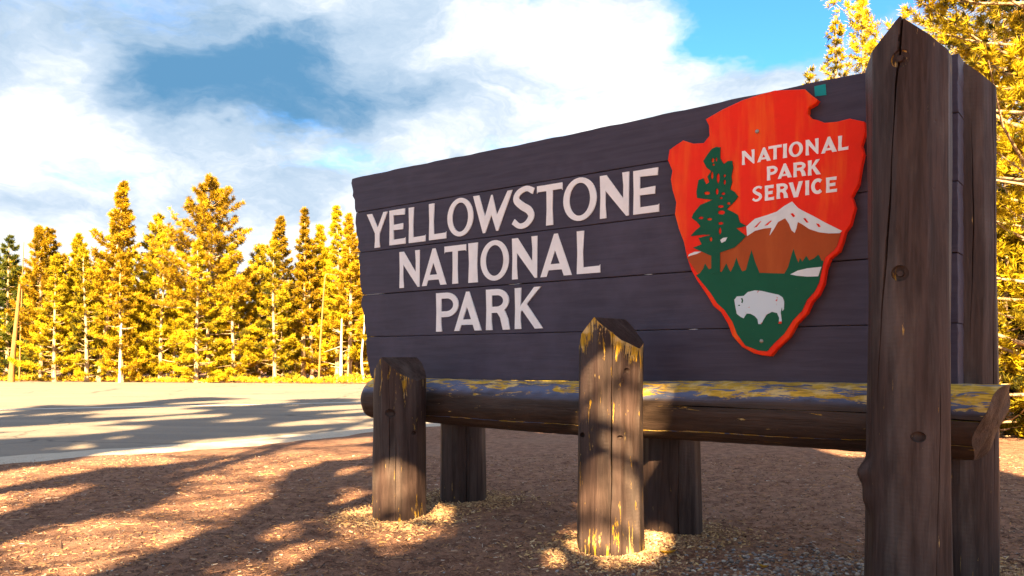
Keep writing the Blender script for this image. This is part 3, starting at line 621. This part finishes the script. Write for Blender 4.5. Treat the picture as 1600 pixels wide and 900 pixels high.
def pine(loc, h, r, cb, seed, mat='gold', label=None, group=None, lean=(0, 0), nb=70, tmpl=FAR_T, per=1.0, tsize=1.0, bend=.15, trunk_r=None, bark='bark', power=.85, lit=None, up=.25, name='pine_tree', dead=10, twig=.22, az_range=None):
    rg = np.random.default_rng(seed); root = link(name, None, loc=(loc[0], loc[1], float(gz(loc[0], loc[1])))); root.empty_display_size = .4
    tag(root, label, 'tree', group)
    tr = trunk_r or (.010*h + .03)
    zz = np.linspace(-.1, h*.985, 14); ph = rg.uniform(0, 6.28, 2)
    tx = lean[0]*zz/h + bend*np.sin(zz/h*3.0 + ph[0])*zz/h; ty = lean[1]*zz/h + bend*np.sin(zz/h*2.6 + ph[1])*zz/h
    tx -= np.interp(0, zz, tx); ty -= np.interp(0, zz, ty)
    rad = tr*(1 - .9*np.clip(zz/h, 0, 1)) + .008; rad[0] *= 1.25
    link('trunk', tubes('trunk', [(np.column_stack([tx, ty, zz]), rad)], 9), M[bark], root)
    lines = []; P = []; D = []; S = []; tint = []
    lobes = rg.uniform(.72, 1.18, 9)
    for i in range(nb):
        u = (i + rg.uniform(0, 1))/nb; t = cb + (1 - cb)*u**1.05
        z = t*h; az = i*2.39996 + rg.normal(0, .35)
        if az_range is not None: az = rg.uniform(*az_range)
        prof = (1 - u)**power*(.62 + .38*min(1, u/.16 + .35)) + .045
        L = r*prof*lobes[int((az*1.43 + u*7)) % 9]*rg.uniform(.45, 1.22)
        rise = up*(.35 + u) + rg.normal(0, .14)
        o = np.array([np.interp(z, zz, tx), np.interp(z, zz, ty), z]); d = np.array([math.cos(az), math.sin(az), 0])
        q = np.linspace(0, 1, 5)
        pts = o + d*(q*L)[:, None] + np.array([0, 0, 1.])*(rise*L*q - .22*L*q*(1 - q) + .16*L*q**3)[:, None]
        pts += rg.normal(0, .02*L, (5, 3))*q[:, None]
        lines.append((pts, np.linspace(.012*L + .008, .004, 5)))
        m = max(3, int(per*(4 + 9*L/max(r, .5)*r/1.6)))
        qs = rg.uniform(.18 if u > .5 else .34, 1.0, m)**.75
        pp = np.column_stack([np.interp(qs, q, pts[:, c]) for c in range(3)])
        sd = np.array([-d[1], d[0], 0]); off = rg.normal(0, 1, m)*twig*L*(1.12 - qs)
        pp += sd*off[:, None] + np.array([0, 0, 1])*(np.abs(rg.normal(0, .035, m))*L)[:, None]
        dd = d[None]*rg.uniform(.25, 1, (m, 1)) + sd[None]*(np.sign(off)*rg.uniform(0, .9, m))[:, None] + np.array([0, 0, 1.])[None]*rg.uniform(.15, 1.0, (m, 1))
        P.append(pp); D.append(dd); S.append(rg.uniform(.7, 1.25, m)*tsize)
        tint.append(np.clip(rg.normal(.60, .16, m) + rg.normal(0, .13) - .46*(1 - qs), 0, 1))  # inner tufts darker: shade inside the crown put into the tint
    m = max(5, int(5*per)); P.append(np.column_stack([np.full(m, tx[-1]), np.full(m, ty[-1]), rg.uniform(h*.93, h, m)])); D.append(np.column_stack([rg.normal(0, .25, m), rg.normal(0, .25, m), np.ones(m)])); S.append(np.full(m, tsize*.9)); tint.append(np.full(m, .6))
    for i in range(dead):                              # bare dead branches under the crown
        z = h*rg.uniform(.12, cb + .12); az = rg.uniform(0, 6.28); L = r*rg.uniform(.2, .65)
        o = np.array([np.interp(z, zz, tx), np.interp(z, zz, ty), z]); q = np.linspace(0, 1, 4)
        lines.append((o + np.array([math.cos(az), math.sin(az), 0])*(q*L)[:, None] + np.array([0, 0, 1.])*(rg.uniform(-.25, .25)*L*q**2)[:, None], np.linspace(.010*L + .007, .003, 4)))
    if lines: tag(link('branches', tubes('branches', lines, 4), M[bark], root), kind='stuff')
    P = np.vstack(P); D = np.vstack(D); S = np.concatenate(S); tint = np.concatenate(tint)
    if lit is not None:
        keep = P[:, 1] + loc[1] + KY*P[:, 2] > 3.3; P, D, S, tint = P[keep], D[keep], S[keep], tint[keep]
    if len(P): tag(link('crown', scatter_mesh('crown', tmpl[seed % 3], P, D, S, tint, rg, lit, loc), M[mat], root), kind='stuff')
    return root
def at(px, Y): return (px - 800)/1250.0*Y
def hh(py, Y): return 1.15 + (559 - py)/1250.0*Y

# individual trees of the forest edge across the road: (x on the tree line, distance, top, crown radius, crown base, material, label, lean)
G = 'pines along the far side of the road'
EDGE = [
 (17, 44, 431, 1.0, .10, 'olive', 'short dark green pine beside the broken brown snag'),
 (48, 41, 452, 1.1, .05, 'olive', 'low dark green spruce growing against the broken snag'),
 (64, 39, 357, .95, .28, 'amber', 'amber pine with a dense narrow top, taller of the pair by the snag'),
 (84, 40.5, 361, .95, .25, 'amber', 'amber pine crowded against its twin near the snag'),
 (118, 39.5, 368, 1.0, .22, 'gold', 'golden pine in front of the sparse-topped amber pine'),
 (143, 42, 328, .85, .40, 'amber', 'sparse-topped amber pine beside the tall leaning pine'),
 (170, 38, 287, .95, .50, 'amber', 'tall leaning pine with bare pale trunk and tufted dark top'),
 (245, 40, 339, 1.15, .15, 'gold', 'golden pine between the leaning pine and the broad pine'),
 (326, 38.5, 283, 2.0, .42, 'amber', 'broad full-crowned pine with a pale bare trunk, widest in the row'),
 (437, 41, 341, .80, .45, 'amber', 'thin amber pine with a ragged top beside the slender pine'),
 (474, 39, 328, .55, .35, 'amber', 'slender dark-topped pine, narrowest of the row'),
 (503, 40, 355, .80, .20, 'gold', 'golden pine standing behind the bent bare sapling'),
 (527, 39, 324, .85, .18, 'gold', 'tall golden pine with a pointed top nearest the sign board edge'),
 (546, 37.8, 338, .80, .30, 'amber', 'amber pine half hidden by the sign board edge'),
 (572, 40, 320, 1.0, .3, 'gold', 'golden pine standing right behind the left end of the sign board'),
]
for i, (px, Y_, top, r_, cb, mt, lb) in enumerate(EDGE):
    lean = (0.75, 0) if 'leaning' in lb and 'tall' in lb else (0.0, 0.0)
    H_ = hh(top, Y_); broad = 'broad' in lb
    lx = at(px, Y_) if lean[0] == 0 else at(154, Y_)
    if lean[0]: lean = (at(192, Y_) - lx, 0)
    pine((lx, Y_), H_, r_*1.65, cb*.8, 100 + i, mt, lb, G, lean, nb=int(46 + 20*r_ + 3.2*H_), per=4.3, tsize=1.0, twig=.20, bend=.12, trunk_r=.11 if broad or lean[0] else None, power=.75 if broad else 1.0, dead=14 if cb > .3 else 6, up=.38)
SHORT = ['short dark green pine', 'dark green spruce by the snag', 'amber pine pair by the snag', 'amber pine pair by the snag', 'golden pine beside the amber pair', 'sparse-topped amber pine', 'tall leaning pine', 'golden pine beside the broad pine', 'broad full-crowned pine', 'ragged-topped amber pine', 'slender dark-topped pine', 'bent bare sapling', 'tall golden pine by the sign', 'amber pine at the sign edge', 'left end of the sign board']
def near_name(px): return SHORT[min(range(len(EDGE)), key=lambda k: abs(EDGE[k][0] - px))]
# lower pines filling the edge and the rows behind it
rg = np.random.default_rng(77)
for i in range(34):
    px = -40 + i*19.5 + rg.normal(0, 5); Y_ = rg.uniform(36.8, 39.2) + (i % 3)*1.6; Y_ += max(0, (200 - px)/200)*2.0
    top = rg.uniform(385, 470) if i % 3 else rg.uniform(365, 410)
    pine((at(px, Y_), Y_), hh(top, Y_), rg.uniform(1.3, 2.0), rg.uniform(.0, .06), 200 + i, ('gold', 'gold', 'amber', 'gold', 'gold')[i % 5] if px > 60 else ('olive', 'gold', 'olive')[i % 3],
         ('taller ' if top < 412 else 'short ' if top > 440 else '') + 'bushy young pine at the foot of the ' + near_name(px), 'low pines filling the forest edge', nb=56, per=4.0, dead=3, up=.30, power=.9, twig=.22)
for i in range(26):                                    # second rows, closing the view between the trunks
    px = -60 + i*26 + rg.normal(0, 8); Y_ = rg.uniform(43, 52)
    pine((at(px, Y_), Y_), hh(rg.uniform(385, 440), Y_), rg.uniform(1.8, 2.4), rg.uniform(.0, .1), 300 + i, ('amber', 'gold')[i % 2], ('amber', 'golden')[i % 2] + ' pine deeper in the forest behind the ' + near_name(px), 'pines deeper in the forest', nb=66, per=1.4, tsize=1.55, dead=2, up=.3)
for i in range(8):                                     # the wood goes on behind the sign
    X_ = at(640 + i*62, 40) + rg.normal(0, .6); Y_ = rg.uniform(37.5, 43)
    pine((X_, Y_), rg.uniform(6.5, 8.5), rg.uniform(1.2, 1.7), .08, 400 + i, ('gold', 'amber')[i % 2], 'golden pine of the wood hidden behind the sign board', 'pines behind the sign board', nb=46, per=1.0, tsize=1.4, dead=2)

def dead_tree(pts, r0, mat, label, branches=0, seed=0, sides=8):
    pts = np.array(pts, float); base = pts[0].copy(); root = link('dead_tree', None, loc=(base[0], base[1], 0)); tag(root, label, 'dead tree')
    P = spline(pts - [base[0], base[1], 0], 6); u = np.linspace(0, 1, len(P))
    link('trunk', tubes('trunk', [(P, r0*(1 - .7*u) + .006)], sides), M[mat], root)
    if branches:
        r = np.random.default_rng(seed); L_ = []
        for i in range(branches):
            k = r.integers(len(P)//4, len(P) - 2); az = r.uniform(0, 6.28); L = r.uniform(.25, .8); q = np.linspace(0, 1, 4)
            L_.append((P[k] + np.array([math.cos(az), math.sin(az), r.uniform(-.4, .3)])*(q*L)[:, None], np.linspace(.018, .005, 4)))
        for q_ in L_: link('branch', tubes('branch', [q_], 5), M[mat], root)
def pv(px, py, Y_): return (at(px, Y_), Y_, hh(py, Y_))
def gp(px, Y_): return (at(px, Y_), Y_, -.05)
dead_tree([gp(17, 37.5), pv(20, 560, 37.5), pv(27, 490, 37.5), pv(31, 444, 37.5)], .15, 'snag', 'thick brown snag with a broken top at the shaded end of the trees', 3, 1)
dead_tree([gp(30, 39), pv(34, 460, 39), pv(37.5, 378, 39)], .035, 'snag', 'thin bare dead trunk rising beside the broken brown snag', 3, 2)
dead_tree([gp(498, 36.0), pv(501, 530, 36), pv(505, 470, 36), pv(508, 434, 36), pv(511, 428.5, 36), pv(525, 430, 36.1)], .045, 'snag', 'thin bare sapling bent over at its top by the road', 0, 3)
dead_tree([gp(533, 36.4), pv(533, 560, 36.4), pv(534, 498, 36.4)], .09, 'grey', 'short silver stump trunk between the bent sapling and the sign', 5, 4)
dead_tree([gp(569, 36.8), pv(565, 560, 36.8), pv(570, 500, 36.8), pv(566, 470, 36.8)], .06, 'grey', 'curved pale dead trunk showing at the edge of the sign board', 3, 5)
dead_tree([gp(187, 36.8), pv(189, 520, 36.8), pv(190, 505, 36.8)], .07, 'grey', 'short pale dead trunk with side branches under the leaning pine', 6, 6)

# shrubs and grass at the foot of the trees
def verge_plants():
    r = np.random.default_rng(9); n = 2600
    x = r.uniform(-34, 6, n); d = np.abs(r.normal(0, .8, n)) + .25
    ye = np.interp(x, far_edge[:, 0], far_edge[:, 1]); y = ye + d
    clump = .5 + .5*np.sin(x*1.7 + 2*np.sin(x*.6))
    z = r.uniform(0, 1, n)*(.05 + .28*clump*np.clip(d, 0, 1))
    D = np.column_stack([r.normal(0, .5, n), r.normal(-.2, .5, n), np.ones(n)])
    me = scatter_mesh('verge_plants', FAR_T[1], np.column_stack([x, y, z]), D, r.uniform(.6, 1.2, n), np.clip(r.normal(.65, .2, n), 0, 1), r)
    tag(link('verge_plants', me, M['leafy']), 'dense yellow undergrowth along the far road edge', 'undergrowth', kind='stuff')
verge_plants()

# pines to the right of the sign
pine((at(1347, 22), 22), hh(-2, 22), 1.5, .10, 501, 'gold', 'tall pointed golden pine rising above the sign, taller of two', None, nb=150, per=1.7, tsize=.8, up=.5, bend=.08)
pine((at(1306, 22.5), 22.5), hh(38, 22.5), 1.4, .10, 502, 'gold', 'pointed golden pine rising above the sign, shorter of two', None, nb=140, per=1.7, tsize=.8, up=.5, bend=.08)
pine((at(1266, 24), 24), hh(112, 24), 1.5, .08, 503, 'gold', 'small golden pine whose tip just clears the sign board', None, nb=100, per=1.5, tsize=.85, up=.5, bend=.05)
pine((7.3, 10.6), 11.5, 2.6, .04, 504, 'gold', 'large golden pine close behind the right end of the sign', None, nb=150, tmpl=NEAR_T, per=5.2, tsize=1.25, trunk_r=.14, up=.32, dead=4, power=.42, twig=.30)
pine((9.6, 13.2), 12.5, 2.6, .03, 505, 'amber', 'amber pine standing behind the large golden pine', None, nb=120, tmpl=MID_T, per=3.6, tsize=1.3, trunk_r=.15, up=.3, dead=3, power=.45, twig=.3)
pine((10.6, 17.5), 12, 2.6, .02, 506, 'olive', 'green pine deep in the wood right of the sign', None, nb=110, tmpl=FAR_T, per=2.6, tsize=.9, up=.3, power=.5)
pine((13.0, 21), 11, 2.4, .02, 507, 'amber', 'bushy amber pine at the back of the right-hand wood', None, nb=90, per=2.2, tsize=1.0, up=.3, power=.5)
pine((8.3, 9.3), 1.6, .8, .0, 508, 'olive', 'small green pine seedling under the large golden pine', None, nb=50, tmpl=NEAR_T, per=4.0, tsize=1.2, up=.4, dead=0)

pine((7.0, 11.6), 3.0, 1.25, .0, 511, 'gold', 'bushy young golden pine showing just past the end of the log', None, nb=70, tmpl=MID_T, per=5.0, tsize=1.0, up=.35, dead=0)
pine((9.3, 12.0), 4.2, 1.7, .0, 509, 'amber', 'bushy young amber pine filling the gap beside the large golden pine', None, nb=70, tmpl=MID_T, per=4.5, tsize=1.1, up=.35, dead=0)
pine((8.1, 12.6), 3.0, 1.3, .0, 510, 'olive', 'bushy young green pine behind the large golden pine', None, nb=60, tmpl=MID_T, per=4.5, tsize=1.1, up=.35, dead=0)

# pines behind the viewer; only their dappled shade reaches the picture
LIT = [  # gaps cut in the canopy to put patches of sun on the ground (x, y, rx, ry)
 (-.84, 5.70, .34, .46), (-.56, 5.2, .10, .10), (-.72, 4.95, .11, .10), (-1.13, 4.70, .13, .16), (-1.50, 5.40, .20, .22),
 (.60, 4.98, .20, .46), (.70, 6.05, .14, .36), (.98, 6.22, .12, .22), (.22, 4.62, .17, .18), (.90, 4.85, .15, .18), (-.22, 6.72, .06, .22),
 (-2.75, 4.1, .35, .5), (-2.5, 4.8, .32, .6), (-2.35, 5.7, .30, .6), (-2.4, 6.6, .30, .55), (-2.6, 7.6, .3, .6), (-2.75, 8.7, .55, .7), (-3.1, 10.2, .6, .8), (-3.9, 6.2, .4, .4), (-4.2, 9.3, .6, .7), (-1.4, 6.7, .2, .25), (-2.1, 9.6, .5, .6), (-4.9, 7.4, .4, .4)]
def lit(x, y):
    out = np.zeros(len(x), bool)
    for cx, cy, rx, ry in LIT: out |= ((x - cx)/(rx + .09))**2 + ((y - cy)/(ry + .12))**2 < 1
    nz = np.sin(x*1.5 + 1.1*np.sin(y*.8)) + np.sin(y*1.5 + x*.5 + 1.3*np.sin(x*1.1)) + .9*np.sin(3.4*x - 2.6*y)
    nf = np.sin(x*4.0 + 1.7*np.sin(y*1.7)) + np.sin(y*3.0 - x*1.6 + 1.5*np.sin(x*2.7 + 1)) + .7*np.sin(6.9*x + 4.6*y)
    out |= (x < -1.25) & (y > 3) & (y < 10.6) & (nf > 0.72)
    out |= (y > 10.5) & (nz > .55) & ~((x > -1.2) & (x < 2.6) & (y < 12.2))
    out |= (y > 26 + 2*np.sin(x*.7)); out |= (x > 3.6 + .35*np.sin(y*2.0)) & (y > 9.3); out |= (x > 5.0)
    return out
SH = [(-4.7, -7.0, 17, 3.0), (-1.3, -9.2, 18.5, 3.0), (1.0, -7.2, 17, 3.0), (-7.9, -9.5, 18, 3.1), (-11.4, -7.5, 17, 3.0), (-3.6, -12.5, 19, 3.2), (-.9, -4.6, 13.5, 2.6), (-4.6, -3.9, 11, 2.3)]
for i, (x, y, h_, r_) in enumerate(SH):
    pine((x, y), h_, r_, .34, 600 + i, 'gold', 'tall golden pine across the clearing facing the front of the sign', 'pines facing the front of the sign', nb=150, tmpl=SHADE_T, per=1.9, tsize=1.0, lit=lit, power=.45, up=.2, dead=0, twig=.3)

# ------------------------------------------------------------ litter on the ground
def litter():
    r = np.random.default_rng(21)
    def area(n, ymax=9.5):
        y = 2.6 + (ymax - 2.6)*r.uniform(0, 1, n)**1.6; x = (r.uniform(-.72, .72, n))*y
        dd = x - np.interp(y, near_edge[:, 1], near_edge[:, 0]); ok = ~((dd < .85 + .25*np.sin(y*5.0)) & (r.uniform(0, 1, len(x)) < .92)) & (dd > -.4)
        return x[ok], y[ok]
    chip = (np.array([[-.5, -.5, 0], [.5, -.38, 0], [.42, .5, 0], [-.4, .36, 0], [-.36, -.1, .6], [.38, .12, .7]]), np.array([(0, 1, 5), (0, 5, 4), (2, 3, 4), (2, 4, 5), (1, 2, 5), (3, 0, 4)]))
    def lay(name, x, y, sx, sy, sz_, mat, tint, tilt=.25):
        n = len(x); a = r.uniform(0, 6.28, n); c, s = np.cos(a), np.sin(a); T = chip[0]
        lx_ = T[None, :, 0]*sx[:, None]; ly_ = T[None, :, 1]*sy[:, None]; lz_ = T[None, :, 2]*sz_[:, None]
        tl = r.normal(0, tilt, n)[:, None]
        X_ = x[:, None] + lx_*c[:, None] - ly_*s[:, None]; Y_ = y[:, None] + lx_*s[:, None] + ly_*c[:, None]
        Z_ = gz(x, y)[:, None] + lz_ + np.abs(lx_*tl)*.5 + lx_*tl*.5 + .001
        V_ = np.stack([X_, Y_, Z_], -1).reshape(-1, 3); F_ = (chip[1][None] + (np.arange(n)*6)[:, None, None]).reshape(-1, 3)
        me = np_mesh(name, V_, F_)
        if len(me.vertices) == n*6: set_attr(me, 'tint', np.repeat(tint, 6))
        return link(name, me, mat)
    def m_chip(t, b):
        a = t.node('ShaderNodeAttribute', attribute_name='tint').outputs['Fac']
        rp = t.node('ShaderNodeValToRGB', {0: a}); e = rp.color_ramp.elements
        e[0].color = (.06, .036, .030, 1); e[1].color = (.60, .54, .48, 1)
        for p, c in ((.3, (.18, .092, .064)), (.55, (.29, .165, .112)), (.75, (.38, .20, .085)), (.88, (.44, .31, .225))): q = rp.color_ramp.elements.new(p); q.color = c + (1,)
        setc(t, b, rp.outputs[0])
    M['chip'] = material('bark_litter', m_chip, .9, .2)
    def m_saw(t, b):
        a = t.node('ShaderNodeAttribute', attribute_name='tint').outputs['Fac']
        rp = t.node('ShaderNodeValToRGB', {0: a}); e = rp.color_ramp.elements
        e[0].color = (.09, .05, .03, 1); e[1].color = (.62, .50, .36, 1)
        for p, c in ((.35, (.25, .15, .095)), (.6, (.40, .26, .15)), (.8, (.52, .34, .15))): q = rp.color_ramp.elements.new(p); q.color = c + (1,)
        setc(t, b, rp.outputs[0])
    M['sawdust'] = material('wood_chips', m_saw, .9, .2)
    x, y = area(44000); n = len(x)
    o = lay('needle_litter', x, y, r.uniform(.012, .045, n), r.uniform(.003, .009, n), r.uniform(.003, .009, n), M['chip'], r.beta(1.3, 1.9, n), .4)
    tag(o, 'brown needle and bark litter covering the dirt', 'litter', kind='stuff')
    x, y = area(900); n = len(x)
    o = lay('twigs', x, y, r.uniform(.05, .15, n), r.uniform(.004, .008, n), r.uniform(.005, .010, n), M['chip'], r.beta(1.2, 2.4, n), .12)
    tag(o, 'thin broken twigs scattered over the dirt', 'twigs', kind='stuff')
    xs = []; ys = []
    for k, (px, py) in enumerate(PW):
        n = 2200; a = r.uniform(0, 6.28, n); d = .17 + np.abs(r.normal(0, .20, n)); xs.append(px + d*np.cos(a)); ys.append(py + d*np.sin(a))
    x = np.concatenate(xs); y = np.concatenate(ys); n = len(x)
    o = lay('wood_chips', x, y, r.uniform(.012, .034, n), r.uniform(.006, .015, n), r.uniform(.004, .014, n), M['sawdust'], r.beta(2.0, 2.0, n), .5)
    tag(o, 'loose wood chips heaped round the feet of the posts', 'wood chips', kind='stuff')
    # gravel by the tall posts
    def m_peb(t, b):
        a = t.node('ShaderNodeAttribute', attribute_name='tint').outputs['Fac']
        rp = t.node('ShaderNodeValToRGB', {0: a}); e = rp.color_ramp.elements; e[0].color = (.06, .048, .042, 1); e[1].color = (.38, .35, .32, 1)
        for p, c in ((.35, (.16, .13, .12)), (.6, (.22, .22, .24)), (.8, (.30, .22, .15))): q = rp.color_ramp.elements.new(p); q.color = c + (1,)
        setc(t, b, rp.outputs[0])
    M['pebble'] = material('gravel', m_peb, .7, .4)
    bm = bmesh.new(); bmesh.ops.create_icosphere(bm, subdivisions=1, radius=.5); rr = random.Random(3)
    for v in bm.verts: v.co *= rr.uniform(.8, 1.15); v.co.z *= .6
    bm.verts.ensure_lookup_table(); T = (np.array([v.co[:] for v in bm.verts]), np.array([[v.index for v in f.verts] for f in bm.faces])); bm.free()
    n = 1300; c = np.array(sgn(1.2, .2)); x = r.normal(c[0], .42, n); y = r.normal(c[1] + .35, .30, n)
    n2 = 1500; x2, y2 = area(n2, 8); x = np.concatenate([x, x2]); y = np.concatenate([y, y2]); n = len(x)
    S_ = np.concatenate([r.uniform(.010, .030, 1300), r.uniform(.006, .018, len(x2))])
    me = scatter_mesh('gravel', T, np.column_stack([x, y, gz(x, y) + S_*.15]), np.column_stack([r.normal(0, .15, n), r.normal(0, .15, n), np.ones(n)]), S_, r.uniform(0, 1, n), r)
    tag(link('gravel', me, M['pebble']), 'small mixed gravel scattered by the tall posts', 'gravel', kind='stuff')
    # three fallen leaves
    def m_leaf(t, b):
        p = t.node('ShaderNodeTexCoord').outputs['Object']; setc(t, b, t.mix(t.step(t.noise(p, 30), .4, .7), (.55, .33, .03), (.42, .20, .02)))
    M['leaf'] = material('dry_leaf', m_leaf, .6, .3)
    for (x, y, L, a, lb) in [(.90, 4.62, .105, .15, 'long curled yellow leaf lying by the middle short post'), (.93, 4.05, .06, 1.9, 'small yellow leaf among the gravel between the posts'), (1.35, 4.3, .07, 2.4, 'orange leaf on the gravel near the tall post')]:
        bm = bmesh.new(); n = 8; up_ = []; md = []; lo = []
        for i in range(n + 1):
            u = i/n; wd = .30*L*math.sin(math.pi*u)**.8 + .001; zc = .012 + .022*(2*u - 1)**2
            q = (u - .5)*L; md.append(bm.verts.new((q, 0, zc))); up_.append(bm.verts.new((q, wd*.6, zc + wd*.45))); lo.append(bm.verts.new((q, -wd*.6, zc + wd*.45)))
        for i in range(n): bm.faces.new((md[i], md[i+1], up_[i+1], up_[i])); bm.faces.new((lo[i], lo[i+1], md[i+1], md[i]))
        bmesh.ops.solidify(bm, geom=bm.faces[:], thickness=.0012)
        o = link('fallen_leaf', bm_mesh('fallen_leaf', bm, 60), M['leaf'], loc=(x, y, float(gz(x, y)) - .006)); o.rotation_euler = (0, 0, a); tag(o, lb, 'leaf')
litter()
